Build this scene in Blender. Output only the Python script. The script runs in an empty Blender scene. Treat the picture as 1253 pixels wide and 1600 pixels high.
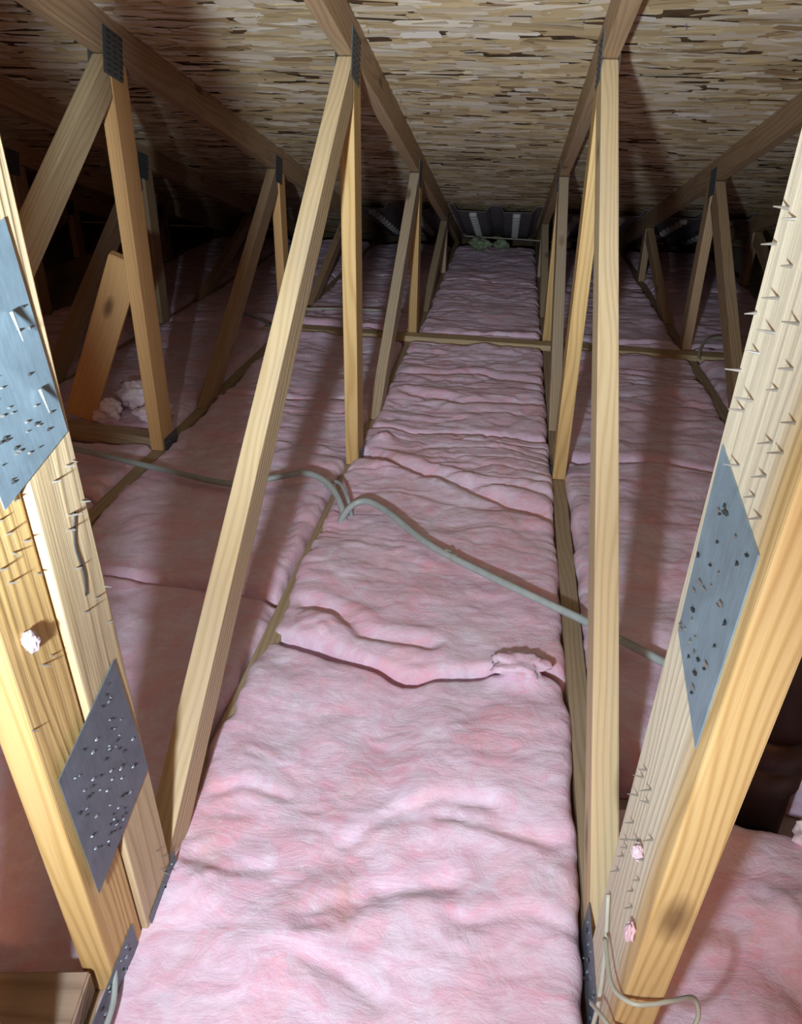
import bpy, bmesh, math, random
import numpy as np
from mathutils import Vector, Matrix, noise as mnoise

random.seed(7)
SC = bpy.context.scene
COL = SC.collection

# ------------------------------------------------------------------ camera
cd = bpy.data.cameras.new('camera')
cam = bpy.data.objects.new('camera', cd)
COL.objects.link(cam)
r_ = Vector((0.9903, 0.1380, 0.0152)); u_ = Vector((-0.0779, 0.4621, 0.8834)); f_ = Vector((-0.1148, 0.8760, -0.4684))
M = Matrix(((r_.x, u_.x, -f_.x, 0), (r_.y, u_.y, -f_.y, 0), (r_.z, u_.z, -f_.z, 0.9734), (0, 0, 0, 1)))
cam.matrix_world = M
cd.sensor_fit = 'VERTICAL'
cd.sensor_height = 36.0
cd.lens = 36.0 * 1220.9 / 1600.0
cd.clip_start = 0.02
SC.camera = cam

# ------------------------------------------------------------------ world, lamps, exposure
w = bpy.data.worlds.new('attic_air')
SC.world = w
w.use_nodes = True
w.node_tree.nodes['Background'].inputs[0].default_value = (1.0, 0.50, 0.30, 1)
w.node_tree.nodes['Background'].inputs[1].default_value = 0.075

LAMP = Vector((-0.20, -0.21, 0.81))          # hand torch held left of the lens: hot spot plus wide spill
def lamp(name, kind, energy, rot=None, size=None):
    l = bpy.data.lights.new(name, kind)
    l.energy = energy
    l.color = (0.78, 0.91, 1.0)
    l.shadow_soft_size = 0.03
    o = bpy.data.objects.new(name, l)
    o.location = LAMP
    if kind == 'SPOT':
        l.spot_size = size
        l.spot_blend = 1.0
        o.rotation_euler = rot
    COL.objects.link(o)
    return o
def aim(az, el):
    d = Vector((math.sin(az) * math.cos(el), math.cos(az) * math.cos(el), math.sin(el)))
    return d.to_track_quat('-Z', 'Y').to_euler()
lamp('torch_core', 'SPOT', 205.0, aim(math.radians(-3), math.radians(12)), math.radians(74))
lamp('torch_beam', 'SPOT', 80.0, aim(math.radians(0), math.radians(-21)), math.radians(84))
lamp('torch_spill', 'POINT', 6.8)
bulb = bpy.data.lights.new('warm_fill', 'POINT')       # unseen warm fill light added behind the camera to lift the shadows
bulb.energy = 31.0; bulb.color = (1.0, 0.40, 0.17); bulb.shadow_soft_size = 0.12
fill_o = bpy.data.objects.new('warm_fill', bulb); fill_o.location = (0.0, -1.0, 1.25); COL.objects.link(fill_o)

vs = SC.view_settings
vs.view_transform = 'Standard'
vs.look = 'None'
vs.gamma = 1.0
vs.use_curve_mapping = False
vs.exposure = 0.0

# ------------------------------------------------------------------ material helpers
def newmat(name):
    m = bpy.data.materials.new(name)
    m.use_nodes = True
    nt = m.node_tree
    return m, nt, nt.nodes['Principled BSDF']
def nd(nt, typ, **kw):
    n = nt.nodes.new(typ)
    for k, v in kw.items():
        setattr(n, k, v)
    return n
def ramp(nt, stops):
    n = nt.nodes.new('ShaderNodeValToRGB')
    el = n.color_ramp.elements
    while len(el) > 1:
        el.remove(el[0])
    el[0].position = stops[0][0]; el[0].color = (*stops[0][1], 1)
    for p, c in stops[1:]:
        e = el.new(p); e.color = (*c, 1)
    return n
def mixc(nt, a, b, fac, mode='MIX'):
    n = nt.nodes.new('ShaderNodeMix'); n.data_type = 'RGBA'; n.blend_type = mode
    for s, v in ((n.inputs[0], fac), (n.inputs[6], a), (n.inputs[7], b)):
        if isinstance(v, bpy.types.NodeSocket): nt.links.new(v, s)
        elif isinstance(v, tuple): s.default_value = (*v, 1)
        else: s.default_value = v
    return n.outputs[2]
def noise(nt, vec, scale, detail=4, rough=.55, dist=0):
    n = nt.nodes.new('ShaderNodeTexNoise')
    n.inputs['Scale'].default_value = scale; n.inputs['Detail'].default_value = detail
    n.inputs['Roughness'].default_value = rough; n.inputs['Distortion'].default_value = dist
    if vec is not None: nt.links.new(vec, n.inputs['Vector'])
    return n.outputs['Fac']
def mapping(nt, vec, scale=(1, 1, 1), loc=None):
    n = nt.nodes.new('ShaderNodeMapping')
    n.inputs['Scale'].default_value = scale
    nt.links.new(vec, n.inputs['Vector'])
    if loc is not None: nt.links.new(loc, n.inputs['Location'])
    return n.outputs[0]
def math_(nt, op, a, b=0.0, c=None):
    n = nt.nodes.new('ShaderNodeMath'); n.operation = op
    for s, v in zip(n.inputs, (a, b, c)):
        if v is None: continue
        if isinstance(v, bpy.types.NodeSocket): nt.links.new(v, s)
        else: s.default_value = v
    return n.outputs[0]

def wood(name, light, dark, knot=(0.10, 0.045, 0.02), grain=1.0, weather=0.25, sap=None):
    """softwood lumber, grain along the object's own Z"""
    m, nt, b = newmat(name)
    tc = nd(nt, 'ShaderNodeTexCoord'); oi = nd(nt, 'ShaderNodeObjectInfo')
    off = nd(nt, 'ShaderNodeCombineXYZ')
    k = math_(nt, 'MULTIPLY', oi.outputs['Random'], 37.0)
    for i in range(3): nt.links.new(k, off.inputs[i])
    base = mapping(nt, tc.outputs['Object'], (1, 1, 1), off.outputs[0])
    # growth rings: sine of a warped field, long along z
    warp = noise(nt, mapping(nt, base, (9, 9, 1.1)), 1.0, 2, .5)
    sep = nd(nt, 'ShaderNodeSeparateXYZ'); nt.links.new(base, sep.inputs[0])
    lin = math_(nt, 'ADD', math_(nt, 'MULTIPLY', sep.outputs[0], 520.0), math_(nt, 'MULTIPLY', sep.outputs[1], 330.0))
    ph = math_(nt, 'ADD', lin, math_(nt, 'MULTIPLY', warp, 60.0))
    ring = math_(nt, 'MULTIPLY_ADD', math_(nt, 'SINE', ph), .5, .5)
    ring = math_(nt, 'POWER', ring, 2.2)
    fib = noise(nt, mapping(nt, base, (260, 260, 5)), 1.0, 3, .6)
    blot = noise(nt, mapping(nt, base, (7, 7, 2.2)), 1.0, 3, .6)
    f = math_(nt, 'MULTIPLY_ADD', ring, .50 * grain, math_(nt, 'MULTIPLY_ADD', fib, .5, -.12))
    rp = ramp(nt, [(0.0, light), (1.0, dark)])
    nt.links.new(f, rp.inputs[0])
    tone = mixc(nt, rp.outputs[0], (0.36, 0.31, 0.25), math_(nt, 'MULTIPLY', ramp_out(nt, blot, .5, .75), weather))
    if sap:                                             # pale sapwood towards the +Y side of the board
        sy = math_(nt, 'ADD', nd_y(nt, tc), math_(nt, 'MULTIPLY', math_(nt, 'SUBTRACT', warp, .5), .03))
        pale = ramp(nt, [(0.0, sap), (1.0, tuple(c * .78 for c in sap))]); nt.links.new(f, pale.inputs[0])
        tone = mixc(nt, tone, pale.outputs[0], ramp_out(nt, sy, -.062, -.03))
    # knots
    vo = nd(nt, 'ShaderNodeTexVoronoi'); vo.inputs['Scale'].default_value = 1.0
    nt.links.new(mapping(nt, base, (7, 7, 2.7)), vo.inputs['Vector'])
    kn = ramp_out(nt, vo.outputs['Distance'], .13, .05)
    tone = mixc(nt, tone, knot, math_(nt, 'MULTIPLY', kn, .75))
    hs = nd(nt, 'ShaderNodeHueSaturation')
    nt.links.new(tone, hs.inputs['Color'])
    nt.links.new(math_(nt, 'MULTIPLY_ADD', oi.outputs['Random'], .22, .89), hs.inputs['Value'])
    nt.links.new(hs.outputs[0], b.inputs['Base Color'])
    b.inputs['Roughness'].default_value = .62
    b.inputs['Specular IOR Level'].default_value = .3
    bp = nd(nt, 'ShaderNodeBump'); bp.inputs['Strength'].default_value = .25; bp.inputs['Distance'].default_value = .0015
    nt.links.new(math_(nt, 'ADD', ring, math_(nt, 'MULTIPLY', fib, 1.5)), bp.inputs['Height'])
    nt.links.new(bp.outputs[0], b.inputs['Normal'])
    return m
def nd_y(nt, tc):
    s = nd(nt, 'ShaderNodeSeparateXYZ'); nt.links.new(tc.outputs['Object'], s.inputs[0])
    return s.outputs[1]
def ramp_out(nt, val, a, b_):
    n = nt.nodes.new('ShaderNodeMapRange'); n.clamp = True
    n.inputs['From Min'].default_value = a; n.inputs['From Max'].default_value = b_
    nt.links.new(val, n.inputs['Value'])
    return n.outputs[0]

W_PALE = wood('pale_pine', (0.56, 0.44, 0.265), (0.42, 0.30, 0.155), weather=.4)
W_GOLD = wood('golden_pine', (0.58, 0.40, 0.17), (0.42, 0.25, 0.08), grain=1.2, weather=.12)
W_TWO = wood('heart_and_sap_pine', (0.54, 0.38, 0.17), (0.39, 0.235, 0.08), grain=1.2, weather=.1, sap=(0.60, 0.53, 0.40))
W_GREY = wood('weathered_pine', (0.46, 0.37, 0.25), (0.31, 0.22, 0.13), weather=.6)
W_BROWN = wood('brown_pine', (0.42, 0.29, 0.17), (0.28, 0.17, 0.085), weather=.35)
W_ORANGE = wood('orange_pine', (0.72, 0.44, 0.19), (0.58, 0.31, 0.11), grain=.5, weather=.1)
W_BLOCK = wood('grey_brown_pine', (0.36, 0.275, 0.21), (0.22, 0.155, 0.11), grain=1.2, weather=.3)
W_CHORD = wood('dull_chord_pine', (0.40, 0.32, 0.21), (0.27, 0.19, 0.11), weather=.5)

def metal(name, col, rough=.5, met=.35):
    m, nt, b = newmat(name)
    tc = nd(nt, 'ShaderNodeTexCoord')
    n1 = noise(nt, tc.outputs['Object'], 30, 4, .6)
    n2 = noise(nt, mapping(nt, tc.outputs['Object'], (300, 300, 40)), 1, 2)
    f = math_(nt, 'ADD', math_(nt, 'MULTIPLY', n1, .6), math_(nt, 'MULTIPLY', n2, .4))
    rp = ramp(nt, [(.3, tuple(c * .75 for c in col)), (.7, tuple(min(1, c * 1.2) for c in col))])
    nt.links.new(f, rp.inputs[0]); nt.links.new(rp.outputs[0], b.inputs['Base Color'])
    b.inputs['Metallic'].default_value = met
    b.inputs['Roughness'].default_value = rough
    return m
GALV = metal('galvanised_steel', (0.225, 0.315, 0.38))
GALV_DARK = metal('dull_galvanised_steel', (0.135, 0.165, 0.20))
GALV_OLD = metal('darkened_plate_steel', (0.12, 0.135, 0.14), .55, .3)
TOOTH = metal('dull_tooth_steel', (0.24, 0.28, 0.32), .5, .4)
NAIL = metal('bright_nail_steel', (0.30, 0.29, 0.27), .4, .6)
SLOT = metal('shadowed_slot_steel', (0.03, 0.03, 0.03), .7, .2)

def plain(name, col, rough=.6, var=.25, scale=25, spec=.4):
    m, nt, b = newmat(name)
    tc = nd(nt, 'ShaderNodeTexCoord')
    n1 = noise(nt, tc.outputs['Object'], scale, 4, .6)
    rp = ramp(nt, [(.3, tuple(c * (1 - var) for c in col)), (.7, tuple(min(1, c * (1 + var)) for c in col))])
    nt.links.new(n1, rp.inputs[0]); nt.links.new(rp.outputs[0], b.inputs['Base Color'])
    b.inputs['Roughness'].default_value = rough
    b.inputs['Specular IOR Level'].default_value = spec
    return m
CABLE = plain('grey_cable_jacket', (0.36, 0.42, 0.42), .35, .12, 40)
CABLE_PALE = plain('pale_cable_jacket', (0.40, 0.41, 0.34), .4, .1, 40)
BLACK_PIPE = plain('black_pipe_plastic', (0.035, 0.022, 0.020), .5, .3, 12)
DRYWALL = plain('drywall_paper', (0.42, 0.38, 0.33), .9)
BAFFLE = plain('grey_vent_foam', (0.17, 0.155, 0.17), .7, .2, 14)
BAFFLE_RIB = plain('pale_vent_foam_rib', (0.36, 0.355, 0.35), .7, .15, 30)
GREEN = plain('greenish_fibre', (0.22, 0.29, 0.18), .95, .4, 40)
OSB_BASE = plain('osb_core', (0.10, 0.055, 0.025), .8, .5, 30)
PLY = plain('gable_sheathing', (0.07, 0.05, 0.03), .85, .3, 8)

def osb_flake_mat():
    m, nt, b = newmat('osb_strands')
    at = nd(nt, 'ShaderNodeAttribute'); at.attribute_name = 'shade'
    tc = nd(nt, 'ShaderNodeTexCoord')
    rp = ramp(nt, [(0.0, (0.20, 0.11, 0.05)), (0.14, (0.42, 0.29, 0.15)), (0.32, (0.60, 0.47, 0.27)), (.50, (0.70, 0.55, 0.30)),
                   (0.66, (0.68, 0.59, 0.45)), (0.84, (0.82, 0.73, 0.57)), (1.0, (0.88, 0.84, 0.76))])
    nt.links.new(at.outputs['Fac'], rp.inputs[0])
    fib = noise(nt, mapping(nt, tc.outputs['Object'], (6, 320, 40)), 1, 3, .6)
    c = mixc(nt, rp.outputs[0], (0.20, 0.12, 0.06), math_(nt, 'MULTIPLY', ramp_out(nt, fib, .5, .8), .55))
    nt.links.new(c, b.inputs['Base Color'])
    b.inputs['Roughness'].default_value = .6
    b.inputs['Specular IOR Level'].default_value = .35
    return m
OSB = osb_flake_mat()

def pink_mat(name, a, bcol, c, d):
    m, nt, b = newmat(name)
    tc = nd(nt, 'ShaderNodeTexCoord')
    g = nd(nt, 'ShaderNodeNewGeometry')
    P = g.outputs['Position']
    n1 = noise(nt, P, 4.5, 5, .6, .8)
    n2 = noise(nt, P, 17, 6, .65, 1.2)
    n3 = noise(nt, P, 75, 5, .7, 2.2)
    n5 = noise(nt, P, 8, 4, .55, 1.0)
    n4 = noise(nt, mapping(nt, P, (1, 3.2, 1)), 9, 5, .7, 3.0)
    f = math_(nt, 'ADD', math_(nt, 'MULTIPLY', n1, .45), math_(nt, 'MULTIPLY', n2, .55))
    rp = ramp(nt, [(.36, a), (.46, bcol), (.54, c), (.64, d)])
    nt.links.new(f, rp.inputs[0])
    col = mixc(nt, rp.outputs[0], (0.84, 0.77, 0.88), math_(nt, 'MULTIPLY', ramp_out(nt, n4, .48, .70), .50))
    col = mixc(nt, col, (0.88, 0.44, 0.52), math_(nt, 'MULTIPLY', ramp_out(nt, n5, .52, .70), .38))
    col = mixc(nt, col, (0.60, 0.47, 0.40), math_(nt, 'MULTIPLY', ramp_out(nt, n1, .58, .72), .35))
    col = mixc(nt, col, (0.94, 0.90, 0.92), math_(nt, 'MULTIPLY', ramp_out(nt, n3, .55, .75), .22))
    nt.links.new(col, b.inputs['Base Color'])
    b.inputs['Roughness'].default_value = 1.0
    b.inputs['Specular IOR Level'].default_value = .05
    b.inputs['Sheen Weight'].default_value = .15
    h = math_(nt, 'ADD', math_(nt, 'MULTIPLY', n2, 1.2), math_(nt, 'MULTIPLY', n3, .30))
    h = math_(nt, 'ADD', h, math_(nt, 'MULTIPLY', n4, .6))
    bp = nd(nt, 'ShaderNodeBump'); bp.inputs['Strength'].default_value = .34; bp.inputs['Distance'].default_value = .012
    nt.links.new(h, bp.inputs['Height']); nt.links.new(bp.outputs[0], b.inputs['Normal'])
    return m
PINK = pink_mat('pink_fibreglass', (0.77, 0.69, 0.85), (0.75, 0.59, 0.74), (0.74, 0.51, 0.66), (0.82, 0.43, 0.56))
WHITE_FLUFF = pink_mat('whitish_fibreglass', (0.90, 0.85, 0.88), (0.88, 0.78, 0.85), (0.86, 0.72, 0.80), (0.86, 0.66, 0.75))

# ------------------------------------------------------------------ object helpers
def link(name, me, mat, parent=None, loc=(0, 0, 0), rot=(0, 0, 0)):
    o = bpy.data.objects.new(name, me)
    if mat is not None and not me.materials: me.materials.append(mat)
    COL.objects.link(o)
    if parent: o.parent = parent
    o.location = loc; o.rotation_euler = rot
    return o
def tag(o, label=None, cat=None, group=None, kind=None):
    if label: o['label'] = label
    if cat: o['category'] = cat
    if group: o['group'] = group
    if kind: o['kind'] = kind
    return o
def empty(name, loc, label, cat, group=None):
    o = bpy.data.objects.new(name, None); o.empty_display_size = .1
    COL.objects.link(o); o.location = loc
    return tag(o, label, cat, group)
def bm_mesh(bm, name, smooth=False):
    bmesh.ops.recalc_face_normals(bm, faces=bm.faces)
    me = bpy.data.meshes.new(name); bm.to_mesh(me); bm.free()
    if smooth:
        me.polygons.foreach_set('use_smooth', [True] * len(me.polygons))
    return me
def prism(corners, x0, x1, name, bevel=.0025):
    """corners: four (Y,z) points p0,p1 (bottom end) p2,p3 (top end); extruded over x0..x1.
    Mesh is local: origin at centre, local Z along the board, local X = world X."""
    c = [Vector((0, y, z)) for y, z in corners]
    lo = (c[0] + c[1]) / 2; hi = (c[2] + c[3]) / 2
    ax = (hi - lo).normalized(); ctr = (lo + hi) / 2
    ang = math.atan2(-ax.y, ax.z)                       # rotation about X taking local Z to the board's axis
    inv = Matrix.Rotation(-ang, 4, 'X')
    bm = bmesh.new()
    xm = (x0 + x1) / 2
    vs_ = []
    for x in (x0 - xm, x1 - xm):
        vs_.append([bm.verts.new(inv @ (Vector((0, p.y, p.z)) - ctr) + Vector((x, 0, 0))) for p in c])
    a, b = vs_
    bm.faces.new(a); bm.faces.new(b[::-1])
    for i in range(4):
        j = (i + 1) % 4
        bm.faces.new((a[i], b[i], b[j], a[j]))
    bmesh.ops.recalc_face_normals(bm, faces=bm.faces)
    if bevel: bmesh.ops.bevel(bm, geom=list(bm.edges), offset=bevel, segments=2, affect='EDGES', profile=.6)
    return bm_mesh(bm, name), (xm, ctr.y, ctr.z), (ang, 0, 0)
def board(name, corners, x0, x1, mat, parent, bevel=.0025):
    me, loc, rot = prism(corners, x0, x1, name, bevel)
    return link(name, me, mat, parent, loc, rot)
def strip(p, q, wdt, side=1):
    """corner list of a board whose one edge runs p->q and whose body lies to the 'side' of it"""
    p = Vector(p); q = Vector(q); d = (q - p).normalized(); n = Vector((d.y, -d.x)) * side * wdt
    return [tuple(p), tuple(p + n), tuple(q + n), tuple(q)]
def box_mesh(name, sx, sy, sz, bevel=.002):
    bm = bmesh.new(); bmesh.ops.create_cube(bm, size=1)
    bmesh.ops.scale(bm, verts=bm.verts, vec=(sx, sy, sz))
    if bevel: bmesh.ops.bevel(bm, geom=list(bm.edges), offset=bevel, segments=2, affect='EDGES')
    return bm_mesh(bm, name)
def child_of(parent_obj, child):
    """keep child's placement given in the grandparent's space"""
    child.parent = parent_obj
    child.matrix_parent_inverse = Matrix.LocRotScale(parent_obj.location, parent_obj.rotation_euler, parent_obj.scale).inverted()
def catmull(pts, n=10):
    P = [Vector(p) for p in pts]; P = [P[0] * 2 - P[1]] + P + [P[-1] * 2 - P[-2]]
    out = []
    for i in range(1, len(P) - 2):
        for k in range(n):
            t = k / n
            out.append(.5 * ((2 * P[i]) + (-P[i - 1] + P[i + 1]) * t + (2 * P[i - 1] - 5 * P[i] + 4 * P[i + 1] - P[i + 2]) * t * t
                             + (-P[i - 1] + 3 * P[i] - 3 * P[i + 1] + P[i + 2]) * t ** 3))
    out.append(P[-2]); return out
def tube_mesh(name, pts, rad, seg=10, flat=1.0, sub=10):
    path = catmull(pts, sub)
    bm = bmesh.new(); rings = []
    up = Vector((0, 0, 1)); prev = None
    for i, p in enumerate(path):
        d = (path[min(i + 1, len(path) - 1)] - path[max(i - 1, 0)]).normalized()
        s = d.cross(up) if prev is None else (prev - d * prev.dot(d))
        if s.length < 1e-4: s = d.cross(Vector((1, 0, 0)))
        s.normalize(); prev = s; t = s.cross(d)
        rings.append([bm.verts.new(p + (s * math.cos(a) + t * math.sin(a) * flat) * rad) for a in (2 * math.pi * k / seg for k in range(seg))])
    for a, b in zip(rings, rings[1:]):
        for k in range(seg):
            bm.faces.new((a[k], a[(k + 1) % seg], b[(k + 1) % seg], b[k]))
    bm.faces.new(rings[0]); bm.faces.new(rings[-1][::-1])
    return bm_mesh(bm, name, True)

# ------------------------------------------------------------------ measures of the place
S = 0.61                    # truss spacing
X0 = 0.1855                 # the truss right of the walkway
HT = 0.019                  # half lumber thickness
ZL0, SL = 1.588, 0.253      # underside of the top chords: z = ZL0 - SL*Y
def zl(y): return ZL0 - SL * y
CH = 0.089 / math.cos(math.atan(SL))
def zd(y): return zl(y) + CH  # underside of the deck
YB, YE = -1.3, 6.55         # back and eave ends
XS = {k: X0 + S * k for k in range(-5, 5)}

# ------------------------------------------------------------------ roof deck: OSB sheets with strand relief
ang = math.atan(SL)
dslope = Vector((0, math.cos(ang), -math.sin(ang)))
deck = bpy.data.objects.new('ceiling', None); COL.objects.link(deck); tag(deck, kind='structure')
deck['label'] = 'sloping underside of the roof deck in strand board sheets'
deck.location = (0, 0, zd(0)); deck.rotation_euler = (-ang, 0, 0)      # local Y runs down the slope, local -Z faces the attic
PW, PL = 2.44, 1.22
def flakes_mesh(seed, n):
    rg = np.random.default_rng(seed)
    L = rg.uniform(.07, .21, n); Wd = rg.uniform(.010, .042, n)
    cx = rg.uniform(-PW / 2, PW / 2, n); cy = rg.uniform(-PL / 2, PL / 2, n)
    th = rg.normal(0, .16, n); tl = rg.normal(0, .010, n); tw = rg.normal(0, .05, n)
    dep = -rg.uniform(.0004, .0042, n)
    # hexagonal strand outline
    ux = np.array([-.5, -.44, .42, .5, .45, -.46]); uy = np.array([-.1, -.5, -.46, .12, .5, .44])
    jx = ux[None, :] + rg.normal(0, .02, (n, 6)); jy = uy[None, :] + rg.normal(0, .08, (n, 6))
    lx = jx * L[:, None]; ly = jy * Wd[:, None]
    x = cx[:, None] + lx * np.cos(th)[:, None] - ly * np.sin(th)[:, None]
    y = cy[:, None] + lx * np.sin(th)[:, None] + ly * np.cos(th)[:, None]
    z = dep[:, None] + lx * tl[:, None] + ly * tw[:, None]
    x = np.clip(x, -PW / 2 + .002, PW / 2 - .002); y = np.clip(y, -PL / 2 + .002, PL / 2 - .002); z = np.minimum(z, -.0002)
    co = np.stack([x, y, z], -1).reshape(-1, 3)
    me = bpy.data.meshes.new('strands')
    me.vertices.add(n * 6); me.vertices.foreach_set('co', co.ravel())
    me.loops.add(n * 6); me.loops.foreach_set('vertex_index', np.arange(n * 6)[::-1].copy())
    me.polygons.add(n); me.polygons.foreach_set('loop_start', np.arange(n) * 6)
    me.update(calc_edges=True)
    at = me.attributes.new('shade', 'FLOAT', 'POINT')
    at.data.foreach_set('value', np.repeat(np.clip(rg.beta(2.4, 2.0, n), 0, 1), 6).astype(np.float32))
    me.materials.append(OSB)
    return me
FM = [flakes_mesh(s, 2700) for s in (1, 2, 3)]
bmp = bmesh.new(); bmesh.ops.create_cube(bmp, size=1)
bmesh.ops.scale(bmp, verts=bmp.verts, vec=(PW - .003, PL - .003, .0115))
bmesh.ops.translate(bmp, verts=bmp.verts, vec=(0, 0, .0058))
panel_me = bm_mesh(bmp, 'osb_panel'); panel_me.materials.append(OSB_BASE)
s_seam = 2.62
row = 0
for ks in range(-3, 4):
    y0 = s_seam + ks * PL + PL / 2
    shift = (ks % 2) * PW / 2
    for kx in range(-2, 3):
        cx = X0 + kx * PW + shift
        if cx < -4.8 or cx > 4.0: continue
        p = link('osb_panel', panel_me, None, deck, (cx, y0, 0))
        fl = link('strands', FM[(ks * 3 + kx) % 3], None, p); tag(fl, kind='stuff')
# roofing nail and staple tips that miss the chords
bm = bmesh.new()
rg = random.Random(3)
tips = [(XS[-1] + .03 + rg.uniform(0, .006), y) for y in (2.72, 2.80, 2.95, 3.05, 3.15, 3.3, 1.95, 2.2)] + [(XS[-2] + .028, y) for y in (2.3, 2.6, 2.8, 3.1, 3.4)]
tips += [(rg.uniform(-2.2, 1.6), rg.uniform(1.6, 5.0)) for _ in range(46)]
for x, y in tips:
    m4 = Matrix.Translation((x, y / math.cos(ang), -.008)) @ Matrix.Rotation(rg.uniform(-.7, .7), 4, 'X') @ Matrix.Rotation(rg.uniform(-.7, .7), 4, 'Y')
    bmesh.ops.create_cone(bm, cap_ends=True, segments=6, radius1=.0005, radius2=.0016, depth=.020, matrix=m4)
nt_ = link('roofing_nail_tips', bm_mesh(bm, 'roofing_nail_tips'), NAIL, deck); tag(nt_, 'bright nail tips poking through the deck', kind='stuff')

# ------------------------------------------------------------------ floor (drywall ceiling below), gables, eave board
def struct_box(name, lo, hi, mat, label):
    me = box_mesh(name, hi[0] - lo[0], hi[1] - lo[1], hi[2] - lo[2], 0)
    o = link(name, me, mat, None, tuple((a + b) / 2 for a, b in zip(lo, hi)))
    return tag(o, label, kind='structure')
struct_box('floor', (-4.0, YB, -.115), (3.2, 6.75, -.0905), DRYWALL, 'drywall sheet under the bottom chords')
def gable(name, x, label):
    pts = [(YB, -.0905), (6.75, -.0905), (6.75, zd(6.75) - .004), (YB, zd(YB) - .004)]
    me, loc, rot = prism(pts, x - .01, x + .01, name, 0)
    tag(link(name, me, PLY, None, loc, rot), label, kind='structure')
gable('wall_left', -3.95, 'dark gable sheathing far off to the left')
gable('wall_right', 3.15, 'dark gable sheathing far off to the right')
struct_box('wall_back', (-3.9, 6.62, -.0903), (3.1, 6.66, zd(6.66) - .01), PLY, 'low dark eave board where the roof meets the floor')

# ------------------------------------------------------------------ trusses
def plate_mesh(name, quad, x, thick, bev=.0006):
    return prism(quad, x, x + thick, name, 0)
def rect(cy, cz, wy, hz, rot=0.0):
    c, s = math.cos(rot), math.sin(rot)
    return [(cy + a * c - b * s, cz + a * s + b * c) for a, b in ((-wy / 2, -hz / 2), (wy / 2, -hz / 2), (wy / 2, hz / 2), (-wy / 2, hz / 2))]
def gusset(parent, quad, side, mat, teeth='slots', x_off=0.0):
    """steel connector plate lying on a face of the truss (side=+1 right face, -1 left face)"""
    x = side * (HT + x_off); a, b = (x, x + .0012 * side)
    me, loc, rot = prism(quad, min(a, b) + .0002 * side, max(a, b) + .0002 * side, 'gusset_plate', 0)
    pl = link('gusset_plate', me, mat, parent, loc, rot)
    q = [Vector(p) for p in quad]
    def at(u, v):
        return (q[0] * (1 - u) + q[1] * u) * (1 - v) + (q[3] * (1 - u) + q[2] * u) * v
    bm = bmesh.new()
    rr = random.Random(int(abs(q[0].x) * 1000))
    if teeth == 'slots':
        for i in range(8):
            for j in range(3):
                c = at(.18 + .32 * j, .08 + .12 * i); c2 = at(.18 + .32 * j + .2, .08 + .12 * i)
                d = (c2 - c).normalized(); n = Vector((-d.y, d.x)) * .0028
                p = [c - d * 0, c2, c2 + n, c + n]
                lo_ = [bm.verts.new((x + .0009 * side, t.x, t.y)) for t in p]
                hi_ = [bm.verts.new((x + .0022 * side, t.x, t.y)) for t in p]
                bm.faces.new(lo_); bm.faces.new(hi_)
                for k in range(4): bm.faces.new((lo_[k], lo_[(k + 1) % 4], hi_[(k + 1) % 4], hi_[k]))
        t = link('punched_slots', bm_mesh(bm, 'punched_slots'), SLOT, parent)
    else:
        hb = bmesh.new()
        for k in range(teeth):
            c = at(rr.uniform(.06, .94), rr.uniform(.05, .95))
            m4 = Matrix.Translation((x + .0018 * side, c.x, c.y)) @ Matrix.Rotation(math.pi / 2, 4, 'Y') @ Matrix.Rotation(rr.uniform(-.5, .5), 4, 'X')
            r1 = rr.uniform(.0008, .0022)
            bmesh.ops.create_cone(bm if k % 2 else hb, cap_ends=True, segments=6, radius1=r1, radius2=r1 * .4, depth=.0028, matrix=m4 @ Matrix.Diagonal((1, 2.0, 1, 1)))
        hl = link('punched_holes', bm_mesh(hb, 'punched_holes'), SLOT, parent); tag(hl, kind='stuff'); child_of(pl, hl)
        t = link('punched_teeth', bm_mesh(bm, 'punched_teeth'), NAIL if mat is GALV else TOOTH, parent)
    tag(t, kind='stuff')
    child_of(pl, t)
    return pl
nail_bm = bmesh.new()
bmesh.ops.create_cone(nail_bm, cap_ends=True, segments=6, radius1=.0013, radius2=.0004, depth=.012, matrix=Matrix.Translation((0, 0, .005)))
nail_me = bm_mesh(nail_bm, 'nail'); nail_me.materials.append(NAIL)
def nails(parent_board, pts, side, x_face, seed, tilt=.55):
    rr = random.Random(seed)
    for y, z in pts:
        d = Vector((side, rr.uniform(-.25, .25) - .15, rr.uniform(-.1, tilt))).normalized()
        o = link('nail', nail_me, None, None, (x_face, y, z))
        o.rotation_euler = d.to_track_quat('Z', 'Y').to_euler()
        o.scale = (1, 1, rr.uniform(.6, 1.15))
        child_of(parent_board, o)

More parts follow.
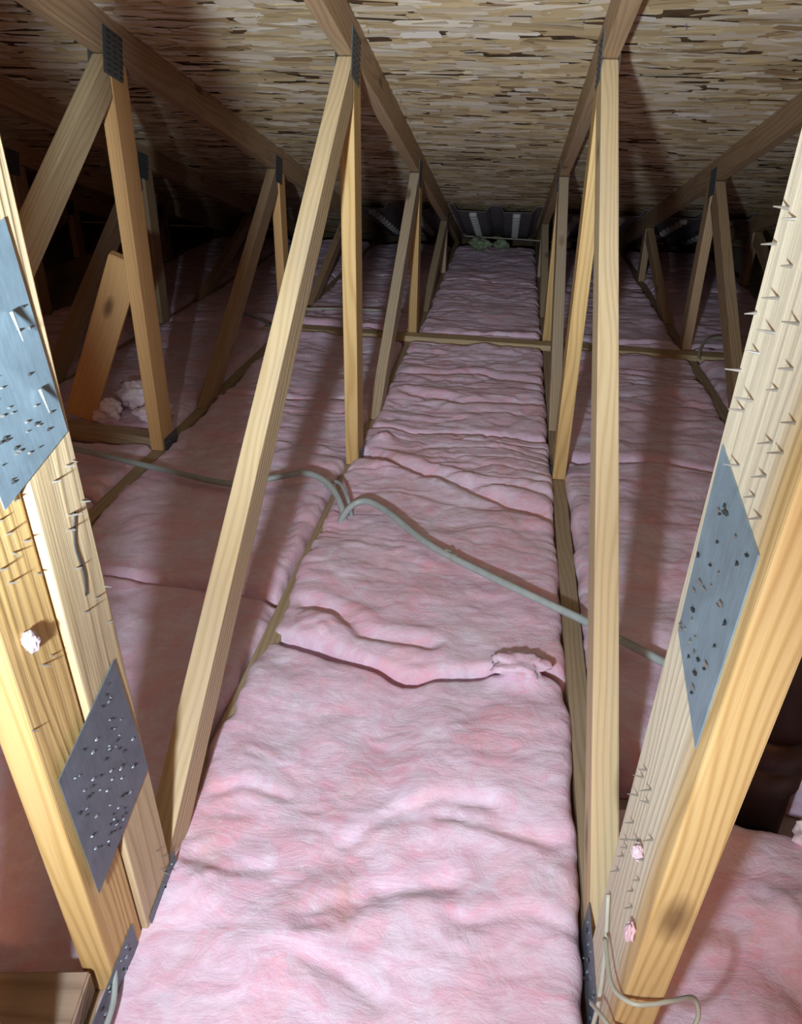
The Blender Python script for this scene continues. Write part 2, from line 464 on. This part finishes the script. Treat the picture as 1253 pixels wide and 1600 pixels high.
TR_LABEL = {
    -5: 'roof truss lost in the dark at the far left, fourth left of the pink walkway',
    -4: 'dim roof truss at the left edge of view, behind the brown trusses',
    -3: 'dark roof truss beyond the leaning orange board, with a grey diagonal web',
    -2: 'brown roof truss in the left background with a steel plate at its top joint',
    -1: 'pale pine roof truss left of the pink walkway, its doubled foreground post plated and nailed',
    0: 'pine roof truss right of the pink walkway, its wide foreground post with one blue-grey plate',
    1: 'dim roof truss in the right background with a striped steel plate at its joint',
    2: 'dark roof truss deep at the far right, mostly hidden',
    3: 'roof truss in the dark beyond the far right bay, furthest right of all'}
def truss(k):
    T = empty('roof_truss', (XS[k], 0, 0), TR_LABEL[k], 'roof truss', 'roof trusses two feet apart')
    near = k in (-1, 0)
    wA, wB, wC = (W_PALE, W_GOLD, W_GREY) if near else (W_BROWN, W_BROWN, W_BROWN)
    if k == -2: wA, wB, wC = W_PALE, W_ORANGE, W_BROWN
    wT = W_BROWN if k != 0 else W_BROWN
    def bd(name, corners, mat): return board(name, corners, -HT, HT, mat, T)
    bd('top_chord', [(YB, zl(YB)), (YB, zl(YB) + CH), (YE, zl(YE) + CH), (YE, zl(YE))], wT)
    bd('bottom_chord', [(YB, -.089), (YB, 0), (YE - .1, 0), (YE - .1, -.089)], W_CHORD)
    # extra steep web, added out of view to shade the lower left
    if k < 0: bd('web', [(.29, .002), (.385, .002), (.20, zl(.20) - .004), (.105, zl(.105) - .004)], wC)
    # long diagonal from the first foot up to the second top joint
    bd('web', [(.629, .004), (.735, .004), (2.084, zl(2.08) - .1), (2.084, zl(2.08) - .004)], wA)
    bd('web', [(2.092, .002), (2.181, .002), (2.181, zl(2.181) - .003), (2.092, zl(2.092) - .003)], wB)
    bd('web', [(2.47, .002), (2.60, .002), (3.50, zl(3.5) - .10), (3.49, zl(3.49) - .004)], wC)
    bd('web', [(3.53, .002), (3.619, .002), (3.619, zl(3.619) - .003), (3.53, zl(3.53) - .003)], wB)
    bd('web', [(4.02, .002), (4.20, .002), (5.0, zl(5.0) - .075), (5.0, zl(5.0) - .003)], wC)
    bd('web', [(5.04, .002), (5.129, .002), (5.129, zl(5.129) - .003), (5.04, zl(5.04) - .003)], wC)
    if not near:
        bd('post', [(.50, .002), (.589, .002), (.589, zl(.589) - .003), (.50, zl(.50) - .003)], wB)
    for side in (1, -1):
        gusset(T, rect(2.115, zl(2.115) + .004, .10, .105, -ang), side, GALV_OLD)
        gusset(T, rect(3.53, zl(3.53) - .002, .10, .105, -ang), side, GALV_OLD)
        gusset(T, rect(2.155, -.008, .10, .085), side, GALV_OLD, 24)
    gusset(T, rect(5.03, zl(5.03), .09, .09, -ang), 1, GALV_OLD)
    return T
TR = {k: truss(k) for k in range(-5, 4)}

# foreground post of the left truss: two boards side by side
T = TR[-1]
top = lambda y: zl(y) - .003
pl_near = board('post_board', [(.517, .002), (.589, .002), (.517, 1.44), (.436, 1.44)], -HT, HT, W_PALE, T)
pl_near.data.materials[0] = W_GOLD
pl_far = board('post_board', [(.5935, .002), (.676, .002), (.596, 1.425), (.521, 1.425)], -HT + .0065, HT + .0065, W_PALE, T)
gusset(T, [(.517, .190), (.660, .234), (.632, .424), (.500, .380)], 1, GALV_DARK, 70, .007)
gusset(T, [(.520, .668), (.630, .694), (.602, .885), (.490, .86)], 1, GALV, 40, .007)
gusset(T, [(.60, -.03), (.69, -.03), (.685, .050), (.60, .030)], 1, GALV_DARK, 30, .0074)
gusset(T, [(.40, -.03), (.575, -.03), (.570, .058), (.42, .030)], 1, GALV_DARK, 40, .0004)
LN = [(0.616, 0.613), (0.601, 0.604), (0.607, 0.617), (0.643, 0.513), (0.623, 0.511), (0.6, 0.509), (0.601, 0.561), (0.633, 0.619), (0.631, 0.663), (0.619, 0.663), (0.595, 0.658), (0.636, 0.617), (.655, .075), (.648, .060), (.652, .05), (.645, .10), (.638, .47)]
LM = [(0.545, 0.623), (0.527, 0.622), (0.507, 0.617), (0.513, 0.6), (0.544, 0.498), (0.528, 0.499), (0.494, 0.45), (0.519, 0.657), (0.545, 0.663), (0.525, 0.641), (.552, .585)]
nails(pl_far, LN, 1, HT + .0065, 11)
nails(pl_near, LM, 1, HT, 12)
for y, z, s in ((.580, .815, 2.0), (.596, .745, 1.8)):                 # bent nails hanging over the upper plate
    o = link('bent_nail', nail_me, NAIL, None, (HT + .012, y, z)); o.scale = (1.3, 1.3, s)
    o.rotation_euler = Vector((.25, -.05, -1)).to_track_quat('Z', 'Y').to_euler(); child_of(pl_far, o)
# a dark split in the face
sp = link('split', tube_mesh('split', [(HT + .0066, .618, .615), (HT + .0067, .607, .585), (HT + .0067, .612, .55), (HT + .0066, .608, .525)], .0016, 6, 1, 4), SLOT, T); child_of(pl_far, sp)

# foreground post of the right truss: one wide board
T = TR[0]
post_r = board('post', [(.508, .002), (.648, .002), (.505, 1.45), (.338, 1.45)], -HT, HT, W_TWO, T)
gusset(T, [(.462, .545), (.570, .576), (.563, .750), (.441, .727)], -1, GALV, 34)
gusset(T, [(.40, -.03), (.70, -.03), (.69, .052), (.45, .040)], -1, GALV_DARK, 50)
RN = [(0.54, 0.917), (0.523, 0.913), (0.548, 0.895), (0.509, 0.888), (0.519, 0.867), (0.556, 0.849), (0.475, 0.862), (0.512, 0.847), (0.533, 0.828), (0.562, 0.807), (0.466, 0.838), (0.482, 0.82), (0.521, 0.799), (0.535, 0.787), (0.442, 0.814), (0.469, 0.791), (0.448, 0.793), (0.465, 0.77), (0.475, 0.751), (0.455, 0.746), (0.518, 0.753), (0.574, 0.408), (0.579, 0.393), (0.547, 0.411), (0.546, 0.395), (0.583, 0.364), (0.578, 0.331), (0.551, 0.338), (0.587, 0.295), (0.581, 0.29), (0.588, 0.269), (0.593, 0.24), (0.522, 0.346), (0.52, 0.32), (0.531, 0.29), (0.51, 0.388), (0.522, 0.278), (0.542, 0.331)]
nails(post_r, RN, -1, -HT, 13, .2)

# ------------------------------------------------------------------ insulation batts
def hsh(ix, iy, seed):
    h = (ix.astype(np.int64) * 374761393 + iy.astype(np.int64) * 668265263 + seed * 1442695041) & 0xffffffff
    h = ((h ^ (h >> 13)) * 1274126177) & 0xffffffff
    return ((h ^ (h >> 16)) & 0xffff) / 65535.0
def vn(x, y, seed=0):
    ix = np.floor(x); iy = np.floor(y); fx = x - ix; fy = y - iy
    fx = fx * fx * fx * (fx * (fx * 6 - 15) + 10); fy = fy * fy * fy * (fy * (fy * 6 - 15) + 10)
    a = hsh(ix, iy, seed); b = hsh(ix + 1, iy, seed); c = hsh(ix, iy + 1, seed); d = hsh(ix + 1, iy + 1, seed)
    return (a * (1 - fx) + b * fx) * (1 - fy) + (c * (1 - fx) + d * fx) * fy
def fbm(x, y, seed=0, oct=4, g=.5):
    s = 0; a = 1; n = 0
    for o in range(oct):
        s = s + a * vn(x * 2 ** o, y * 2 ** o, seed + o * 17); n += a; a *= g
    return s / n
def seg_dist(x, y, pts):
    d = np.full_like(x, 9.0)
    for (ax, ay), (bx, by) in zip(pts, pts[1:]):
        vx, vy = bx - ax, by - ay
        t = np.clip(((x - ax) * vx + (y - ay) * vy) / (vx * vx + vy * vy), 0, 1)
        d = np.minimum(d, np.hypot(x - ax - t * vx, y - ay - t * vy))
    return d
CREASES = [
    ([(-0.169, 0.769), (-0.126, 0.82), (-0.052, 0.859), (0.036, 0.866)], .0038, .013),
    ([(-0.039, 0.83), (0.047, 0.819), (0.121, 0.811), (0.164, 0.829)], .0038, .013),
    ([(-0.202, 0.618), (-0.163, 0.631), (-0.135, 0.665)], .0038, .013),
    ([(-0.191, 0.577), (-0.141, 0.571), (-0.089, 0.545)], .0038, .013),
    ([(-0.395, 0.819), (-0.352, 0.845), (-0.288, 0.835)], .0038, .013),
    ([(-0.381, 0.704), (-0.33, 0.691), (-0.27, 0.705)], .0038, .013),
    ([(0.001, 0.662), (0.084, 0.694), (0.15, 0.676)], .0038, .013),
    ([(-1.3, 3.535), (1.6, 3.373)], .042, .075),          # pressed down under the runner
    ([(-1.2, .44), (-.40, .46)], .03, .16),  # (polyline in floor coordinates, depth, width)
    ([(-.40, 2.16), (-.30, 2.09), (-.16, 2.02), (-.02, 1.93), (.15, 1.83)], .022, .028),
    ([(-.07, 1.98), (.06, 1.99), (.15, 1.95)], .012, .02),
    ([(-.14, 1.11), (-.15, .98), (-.135, .85)], .008, .045),
    ([(-.38, 1.36), (-.30, 1.33), (-.24, 1.27), (-.10, 1.25)], .014, .022),
    ([(-.10, .82), (.02, .86), (.14, .80)], .007, .03),
    ([(-.2, .64), (-.12, .69), (-.02, .72)], .008, .02),
    ([(-.34, 2.72), (-.15, 2.66), (.12, 2.70)], .016, .03),
    ([(-.36, 2.95), (-.1, 3.02), (.14, 2.94)], .013, .03),
    ([(-.52, 1.75), (-.48, 1.55), (-.45, 1.3)], .010, .02),
]
PUFFS = [(.055, 1.185, .045, .022), (.10, 1.16, .03, .015), (-.33, 1.27, .06, .022), (-.36, 2.26, .035, .03), (-.33, 2.05, .06, .015), (-.36, .66, .05, .014),
         (.43, .72, .06, .03), (.55, .80, .05, .035), (.35, .58, .06, .022), (.62, .70, .06, .03)]
def batt(xa, xb, ya, yb, res, label, seed, ya_f=None, yb_f=None, amp=1.0, zb=.018, group='pink batts between the trusses'):
    nx = max(12, int((xb - xa) / res)); ny = max(12, int((yb - ya) / res))
    u = np.linspace(0, 1, nx + 1); v = np.linspace(0, 1, ny + 1)
    U, V = np.meshgrid(u, v)
    X = xa + (xb - xa) * U
    lo = ya if ya_f is None else ya_f(X); hi = yb if yb_f is None else yb_f(X)
    Y = lo + (hi - lo) * V
    wob = (fbm(X * 0 + seed, Y * 14, seed + 5, 3) - .5) * .022
    wob2 = (fbm(X * 0 + seed + 9, Y * 12, seed + 6, 3) - .5) * .018
    X = X + wob * (1 - U) ** 3 + wob2 * U ** 3
    Y = Y + (fbm(X * 12, Y * 0 + seed, seed + 8, 3) - .5) * .03 * np.exp(-np.minimum(V, 1 - V) * (yb - ya) / .05)
    s = 41
    wx = X + .05 * (fbm(X * 6, Y * 6, s + 3, 3) - .5); wy = Y + .05 * (fbm(X * 6 + 7, Y * 6, s + 4, 3) - .5)
    puff = (fbm(wx * 4.2, wy * 4.0, s, 3) - .5) * .050
    mid = (fbm(wx * 11, wy * 15, s + 30, 3) - .5) * .016
    rid = np.abs(fbm(wx * 3.4, wy * 15, s + 60, 3) - .5) * 2
    fold = -np.exp(-(rid / .10) ** 2) * .010
    rid2 = np.abs(fbm(wx * 11 + 5, wy * 9, s + 80, 3) - .5) * 2
    fold2 = -np.exp(-(rid2 / .07) ** 2) * .005
    fine = (fbm(wx * 60, wy * 75, s + 90, 3) - .5) * .006
    far = np.clip((Y - 1.1) / 1.8, 0, 1); ruf = vn(X * 2.3 + 3, Y * 2.3, s + 7)
    z = zb + amp * (puff * (1 - .35 * far) + mid * (.45 + .4 * far) + (fold * (.12 + .75 * far) + fold2 * (.25 + .5 * far)) * (.3 + 1.2 * ruf) + fine * .5)
    for pts, dep, wd in CREASES:
        z = z - dep * np.exp(-(seg_dist(X, Y, pts) / wd) ** 2 * 1.6)
        z = z + .35 * dep * np.exp(-((seg_dist(X, Y, pts) - 1.6 * wd) / wd) ** 2)
    for px, py, rr, hh in PUFFS:
        dd = np.hypot((X - px), (Y - py) * 1.15) / rr
        z = z + hh * np.exp(-dd ** 2) * (.7 + .6 * fbm(X * 50, Y * 50, 5, 3))
    # rounded sides and ends, dropping down to the drywall
    def edge(d, r): 
        t = np.clip(d / r, 0, 1); return 1 - np.sqrt(np.clip(1 - (1 - t) ** 2.2, 0, 1))
    dx = np.minimum(U, 1 - U) * (xb - xa); dy = np.minimum(V, 1 - V) * (yb - ya)
    z = z - .022 * edge(dx, .030) - .055 * edge(dy, .028)
    z = np.maximum(z, -.06)
    co = np.stack([X, Y, z], -1).reshape(-1, 3)
    n1 = (nx + 1) * (ny + 1)
    idx = np.arange(n1).reshape(ny + 1, nx + 1)
    q = np.stack([idx[:-1, :-1], idx[:-1, 1:], idx[1:, 1:], idx[1:, :-1]], -1).reshape(-1, 4)
    # skirt
    per = np.concatenate([idx[0, :], idx[1:, -1], idx[-1, -2::-1], idx[-2:0:-1, 0]])
    sk = co[per].copy(); 
    cxm, cym = (xa + xb) / 2, (ya + yb) / 2
    sk[:, 2] = -.088
    allco = np.concatenate([co, sk]); m = len(per); sidx = n1 + np.arange(m); nxt = np.roll(np.arange(m), -1)
    qs = np.stack([per, sidx, sidx[nxt], per[nxt]], -1)
    Q = np.concatenate([q, qs]); ox, oy = cxm, cym
    allco = allco - np.array([ox, oy, 0])
    me = bpy.data.meshes.new('insulation_batt')
    me.vertices.add(len(allco)); me.vertices.foreach_set('co', allco.ravel())
    me.loops.add(Q.size); me.loops.foreach_set('vertex_index', Q.ravel().astype(np.int32))
    me.polygons.add(len(Q)); me.polygons.foreach_set('loop_start', np.arange(len(Q)) * 4)
    me.polygons.foreach_set('use_smooth', np.ones(len(Q), bool))
    me.update(calc_edges=True); me.validate()
    o = link('insulation_batt', me, PINK, None, (ox, oy, 0))
    return tag(o, label, 'insulation', group)
seam = lambda X: np.interp(X, [-.45, -.40, -.25, -.116, .0, .133, .2], [1.235, 1.225, 1.19, 1.142, 1.175, 1.20, 1.19])
xl, xr = XS[-1], XS[0]
batt(xl - .006, xr - HT - .004, -.45, 1.19, .0055, 'pink glass fibre batt nearest the viewer, filling the bottom of the walkway bay', 1, None, lambda X: seam(X) - .002)
batt(xl - .004, xr - HT - .004, 1.19, 2.36, .0065, 'pink batt of the walkway bay that the grey cable crosses', 2, lambda X: seam(X) + .006)
batt(xl + .004, xr - HT - .006, 2.37, 3.56, .010, 'wrinkled pink batt of the walkway bay just before the cross runner', 3)
batt(xl + HT, xr - HT - .004, 3.57, 4.76, .012, 'dim pink batt of the walkway bay just past the cross runner', 4)
batt(xl + HT, xr - HT - .004, 4.77, 6.05, .014, 'furthest pink batt of the walkway bay, below the roof vent trays', 5)
PLACE = ['nearest the viewer', 'second from the viewer', 'around the cross runner', 'past the cross runner', 'furthest, at the eave']
def bay(kl, spans, name, res, seed):
    for i, (a, b) in enumerate(spans):
        batt(XS[kl] + HT + .003, XS[kl + 1] - HT - .003, a + .004, b - .004, res[i], f'pink batt {name}, {PLACE[i]}', seed + i)
def runs(*c): return list(zip(c, c[1:]))
bay(-2, runs(.22, 1.38, 2.60, 3.60, 4.85, 6.05), 'in the bay left of the pale long diagonal web', [.008, .009, .012, .014, .016], 10)
bay(-3, [(.95, 1.75), (1.76, 2.122), (2.208, 3.55), (3.56, 4.80), (4.81, 6.05)], 'in the bay of the leaning orange board', [.012, .010, .010, .015, .016], 20)
bay(-4, runs(1.3, 2.4, 3.55, 4.80, 6.05), 'in the dark bay at the left edge of view', [.016] * 4, 30)
bay(1, runs(1.3, 2.4, 3.55, 4.80, 6.05), 'in the right background bay beyond the second right truss', [.016] * 4, 50)
batt(XS[0] + HT + .003, XS[1] - HT - .003, -.3, .885, .007, 'pink batt behind the right foreground post, ending at the black pipe', 40)
batt(XS[0] + HT + .003, XS[1] - HT - .003, 1.01, 2.22, .008, 'pink batt behind the right pale web, lying beyond the black pipe', 41)
batt(XS[0] + HT + .003, XS[1] - HT - .003, 2.23, 3.55, .012, 'dim pink batt behind the right pale web, up to the cross runner', 42)
batt(XS[0] + HT + .003, XS[1] - HT - .003, 3.56, 4.80, .015, 'dark pink batt right of the walkway trusses, past the cross runner', 43)
batt(XS[0] + HT + .003, XS[1] - HT - .003, 4.81, 6.05, .016, 'darkest pink batt right of the walkway trusses, at the eave', 44)

# loose tufts
DIM_FIBRE = pink_mat('dimmed_fibre', (0.50, 0.43, 0.45), (0.48, 0.38, 0.42), (0.46, 0.36, 0.40), (0.48, 0.34, 0.38))  # fibre colour darkened to offset the torch being so near
def tuft(name, c, r, label, mat, group, seed, squash=.7):
    bm = bmesh.new(); bmesh.ops.create_icosphere(bm, subdivisions=4, radius=1)
    o3 = Vector((seed * 3.1, seed * 1.7, 0))
    for v in bm.verts:
        p = v.co.normalized()
        k = 1 + .45 * (mnoise.noise(p * 1.6 + o3)) + .22 * mnoise.noise(p * 4 + o3) + .10 * mnoise.noise(p * 11 + o3)
        v.co = Vector((p.x * r[0], p.y * r[1], p.z * r[2])) * k
    o = link(name, bm_mesh(bm, name, True), mat, None, c)
    return tag(o, label, 'insulation tuft', group)
G1 = 'loose tufts of fibre'
tuft('fibre_tuft', (XS[-1] + HT + .006, .514, .538), (.006, .007, .011), 'white fibre tuft stuck on the left foreground post beside its knots', DIM_FIBRE, G1, 1)
tuft('fibre_tuft', (XS[0] - HT - .005, .530, .347), (.005, .008, .007), 'upper white fibre tuft caught on the nails of the right foreground post', DIM_FIBRE, G1, 2)
tuft('fibre_tuft', (XS[0] - HT - .005, .497, .275), (.005, .007, .010), 'lower white fibre tuft caught low on the right foreground post', DIM_FIBRE, G1, 3)
tuft('fibre_tuft', (-1.225, 2.40, .065), (.07, .06, .05), 'rolled white pink tuft behind the short crosspiece, against the orange board', WHITE_FLUFF, G1, 4)
tuft('fibre_tuft', (-1.28, 2.28, .045), (.045, .04, .035), 'small white tuft at the foot of the orange board', WHITE_FLUFF, G1, 5)
tuft('fibre_tuft', (-1.13, 2.30, .045), (.06, .05, .035), 'white pink tuft behind the right end of the short crosspiece', WHITE_FLUFF, G1, 6)
tuft('fibre_tuft', (.515, .86, .035), (.035, .03, .03), 'pale green tinged tuft beside the foot of the black pipe', WHITE_FLUFF, G1, 7)
tuft('fibre_tuft', (.075, 1.185, .036), (.052, .036, .013), 'flat pink tuft torn up at the right of the walkway batt seam', PINK, G1, 10)
tuft('green_fibre_clump', (-.235, 5.80, .070), (.075, .05, .040), 'greenish fibre clump at the far end of the walkway, left one under the vent tray', GREEN, 'greenish clumps at the eave', 8)
tuft('green_fibre_clump', (-.08, 5.85, .062), (.05, .04, .030), 'small greenish fibre clump at the far end of the walkway, right of the larger', GREEN, 'greenish clumps at the eave', 9)

# ------------------------------------------------------------------ loose lumber
def loose(name, c, size, rot, mat, label, cat='board', axis='X'):
    sx, sy, sz = size                     # sz = length along local Z
    me = box_mesh(name, sx, sy, sz, .0025)
    o = link(name, me, mat, None, c, rot)
    return tag(o, label, cat)
# runner across the trusses: local Z turned to run along world X
yaw = math.radians(-3.2)
run = loose('runner_board', (.13, 3.455, .0135), (.089, .024, 2.5), (math.pi / 2, 0, math.pi / 2 + yaw), W_CHORD, 'thin wooden runner lying flat across the trusses in mid distance')
run.rotation_euler = (Matrix.Rotation(yaw, 3, 'Z') @ Matrix.Rotation(math.pi / 2, 3, 'Y')).to_euler()
run.data = box_mesh('runner_board', .024, .075, 2.5, .002); run.data.materials.append(W_PALE)
cp = loose('crosspiece', (-1.205, 2.165, .012), (.038, .06, .375), (0, math.pi / 2, math.radians(-7)), W_GREY, 'short grey crosspiece at the foot of the leaning orange board')
byaw = math.radians(9)
be = Vector((math.cos(byaw), math.sin(byaw), 0)); bn = Vector((-math.sin(byaw), math.cos(byaw), 0))
blk = loose('plank', Vector((-.425, .506, .042)) - be * .315 - bn * .108, (.038, .216, .63), (0, 0, 0), W_BLOCK, 'dark grey brown plank lying flat on the insulation at the bottom left corner')
blk.rotation_euler = (Matrix.Rotation(byaw, 3, 'Z') @ Matrix.Rotation(math.pi / 2, 3, 'Y')).to_euler()
def lean(name, foot, topc, wx, th, mat, label):
    f = Vector(foot); t = Vector(topc); d = t - f
    me = box_mesh(name, wx, th, d.length, .003)
    z = d.normalized(); y = Vector((0.25, -1, 0)); y = (y - z * y.dot(z)).normalized(); x = y.cross(z)
    m = Matrix((x, y, z)).transposed()
    o = link(name, me, mat, None, (f + t) / 2, m.to_euler())
    return tag(o, label, 'board')
lean('leaning_board', (-1.372, 2.27, .03), (-1.120, 2.24, .545), .092, .038, W_ORANGE, 'orange brown cut board leaning between the two left background trusses')

# ------------------------------------------------------------------ cables
def cable(name, pts, rad, mat, label, flat=1.0, sub=10):
    P = [Vector(p) for p in pts]; c = P[0]
    o = link(name, tube_mesh(name, [p - c for p in P], rad, 10, flat, sub), mat, None, c)
    return tag(o, label, 'cable')
R = .0085
c1 = cable('power_cable', [(-1.9, 2.13, .045), (-1.5, 2.03, .05), (-1.22, 1.965, .045), (-.93, 1.885, .042), (-.70, 1.825, .042), (-.60, 1.865, .05), (-.515, 1.885, .062), (-.44, 1.835, .062), (-.385, 1.755, .035), (-.365, 1.70, -.03)], R, CABLE,
      'grey cable running in from the left and diving beside the left truss')
c2 = cable('power_cable', [(-.392, 1.68, -.03), (-.375, 1.735, .025), (-.335, 1.765, .052), (-.27, 1.725, .055), (-.14, 1.575, .052), (0, 1.465, .052), (.12, 1.383, .05), (.207, 1.325, .048), (.30, 1.255, .045), (.42, 1.17, .045), (.60, 1.12, .04), (.77, 1.10, .045)], R, CABLE,
      'grey cable crossing the walkway batt from the left truss to the right')
cable('power_cable', [(-.47, 1.895, .01), (-.42, 1.87, .05), (-.375, 1.79, .04), (-.345, 1.72, -.02)], .005, CABLE, 'short thin cable loop tucked behind the grey cable where it dives')
bm = bmesh.new()
for t in (-.012, .012):
    d = Vector((.66, -.75, 0)).normalized()
    m4 = Matrix.Translation(Vector((-.085, 1.531, .052)) + d * t - Vector((-.392, 1.68, -.03))) @ d.to_track_quat('Z', 'Y').to_matrix().to_4x4()
    bmesh.ops.create_cone(bm, cap_ends=True, segments=12, radius1=.0102, radius2=.0102, depth=.005, matrix=m4)
ct = link('cable_tie', bm_mesh(bm, 'cable_tie'), CABLE_PALE, c2); ct['label'] = 'pale tie rings around the cable'
cable('thin_wire', [(.158, .56, .17), (.157, .50, .187), (.170, .474, .203), (.19, .474, .205), (.212, .482, .203), (.236, .495, .190), (.243, .49, .165), (.226, .476, .148), (.205, .466, .146), (.185, .466, .150), (.162, .476, .150), (.152, .50, .135), (.150, .53, .10)], .0024, CABLE_PALE, 'pale thin wire looped around the foot of the right foreground post', sub=12)
cable('thin_wire', [(XS[0] - HT - .004, .60, .19), (XS[0] - HT - .004, .565, .14), (XS[0] - HT - .006, .54, .09), (XS[0] - HT - .01, .525, .05), (XS[0] - HT - .006, .50, .02)], .0025, CABLE_PALE, 'pale thin wire hanging down the face of the right foreground post')
cable('thin_wire', [(-.440, .56, .035), (-.415, .535, .045), (-.398, .50, .03), (-.392, .46, .025), (-.39, .40, .02)], .0036, CABLE, 'grey thin wire beside the dark plank at the bottom left')
cable('thin_wire', [(1.20, 3.75, .04), (1.02, 3.62, .05), (.90, 3.55, .06), (.835, 3.44, .05), (.80, 3.30, .03)], .006, CABLE_PALE, 'pale wire curving over the second right truss near the runner')
cable('thin_wire', [(-1.35, 3.7, .05), (-1.2, 3.57, .05), (-1.06, 3.4, .055), (-.96, 3.18, .04)], .006, CABLE, 'dim wire curving over the brown left truss near the runner')
cable('thin_wire', [(-1.02, 3.78, .04), (-.94, 3.77, .05), (-.75, 3.80, .05), (-.45, 3.82, .045)], .006, CABLE_PALE, 'straight pale wire lying just past the runner on the left')
cable('thin_wire', [(-.35, 5.92, .10), (-.1, 5.90, .096), (.10, 5.90, .092), (.28, 5.88, .085)], .004, CABLE_PALE, 'thin pale wire stretched across the far end of the walkway')

# ------------------------------------------------------------------ black vent pipe in the right bay
pp = empty('vent_pipe', (.435, .945, -.0903), 'black plastic vent pipe rising in the shade behind the right foreground post', 'pipe')
def lathe(name, prof, seg=32):
    bm = bmesh.new(); rings = [[bm.verts.new((r * math.cos(a), r * math.sin(a), z)) for a in (2 * math.pi * k / seg for k in range(seg))] for r, z in prof]
    for a, b in zip(rings, rings[1:]):
        for k in range(seg): bm.faces.new((a[k], a[(k + 1) % seg], b[(k + 1) % seg], b[k]))
    bm.faces.new(rings[0]); bm.faces.new(rings[-1])
    return bm_mesh(bm, name, True)
pt = zd(.945) + .0903 - .075
link('pipe', lathe('pipe', [(.054, 0), (.054, pt)]), BLACK_PIPE, pp)
link('coupling', lathe('coupling', [(.055, .16), (.0605, .162), (.0605, .205), (.058, .207), (.058, .214), (.0605, .216), (.0605, .26), (.055, .262)]), BLACK_PIPE, pp)

# ------------------------------------------------------------------ vent trays under the deck at the eave
def tray(kl, label):
    xa, xb = XS[kl] + HT + .012, XS[kl + 1] - HT - .012
    Wd = xb - xa
    root = empty('vent_tray', ((xa + xb) / 2, 4.95, zd(4.95)), label, 'vent tray', 'foam vent trays at the eave')
    root.rotation_euler = (-ang, 0, 0)
    h = Wd / 2; e = .025; dp = .042
    prof = [(-h, -.006), (-h + e, -.006), (-h + e + .03, -dp), (-.055, -dp), (-.03, -.006), (.03, -.006), (.055, -dp), (h - e - .03, -dp), (h - e, -.006), (h, -.006)]
    bm = bmesh.new(); Ls = 1.55; th = .003
    def slab(dz):
        A = [bm.verts.new((x, .06 * math.sin(abs(x) * 22) * .3, z + dz)) for x, z in prof]
        B = [bm.verts.new((x, Ls, z + dz)) for x, z in prof]
        return A, B
    A, B = slab(0); C, D = slab(-th)
    for i in range(len(prof) - 1):
        bm.faces.new((A[i], A[i + 1], B[i + 1], B[i])); bm.faces.new((C[i], D[i], D[i + 1], C[i + 1]))
        bm.faces.new((A[i], C[i], C[i + 1], A[i + 1])); bm.faces.new((B[i], B[i + 1], D[i + 1], D[i]))
    bm.faces.new((A[0], B[0], D[0], C[0])); bm.faces.new((A[-1], C[-1], D[-1], B[-1]))
    link('tray', bm_mesh(bm, 'tray'), BAFFLE, root)
    return root
rib_bm = bmesh.new(); bmesh.ops.create_cube(rib_bm, size=1); bmesh.ops.scale(rib_bm, verts=rib_bm.verts, vec=(.046, .040, .030))
bmesh.ops.bevel(rib_bm, geom=list(rib_bm.edges), offset=.007, segments=1, affect='EDGES'); rib_me = bm_mesh(rib_bm, 'rib'); rib_me.materials.append(BAFFLE_RIB)
for kl, lab in ((-1, 'grey foam vent tray with two ribbed channels at the far end of the walkway'), (0, 'dark foam vent tray at the eave, right of the walkway bay'), (-2, 'dark foam vent tray at the eave, left of the walkway bay'), (1, 'dark foam vent tray at the eave in the second bay right of the walkway')):
    rt = tray(kl, lab)
    for sx in (-.13, .13):
        for i in range(10):
            link('rib', rib_me, None, rt, (sx, .06 + i * .125, -.056))
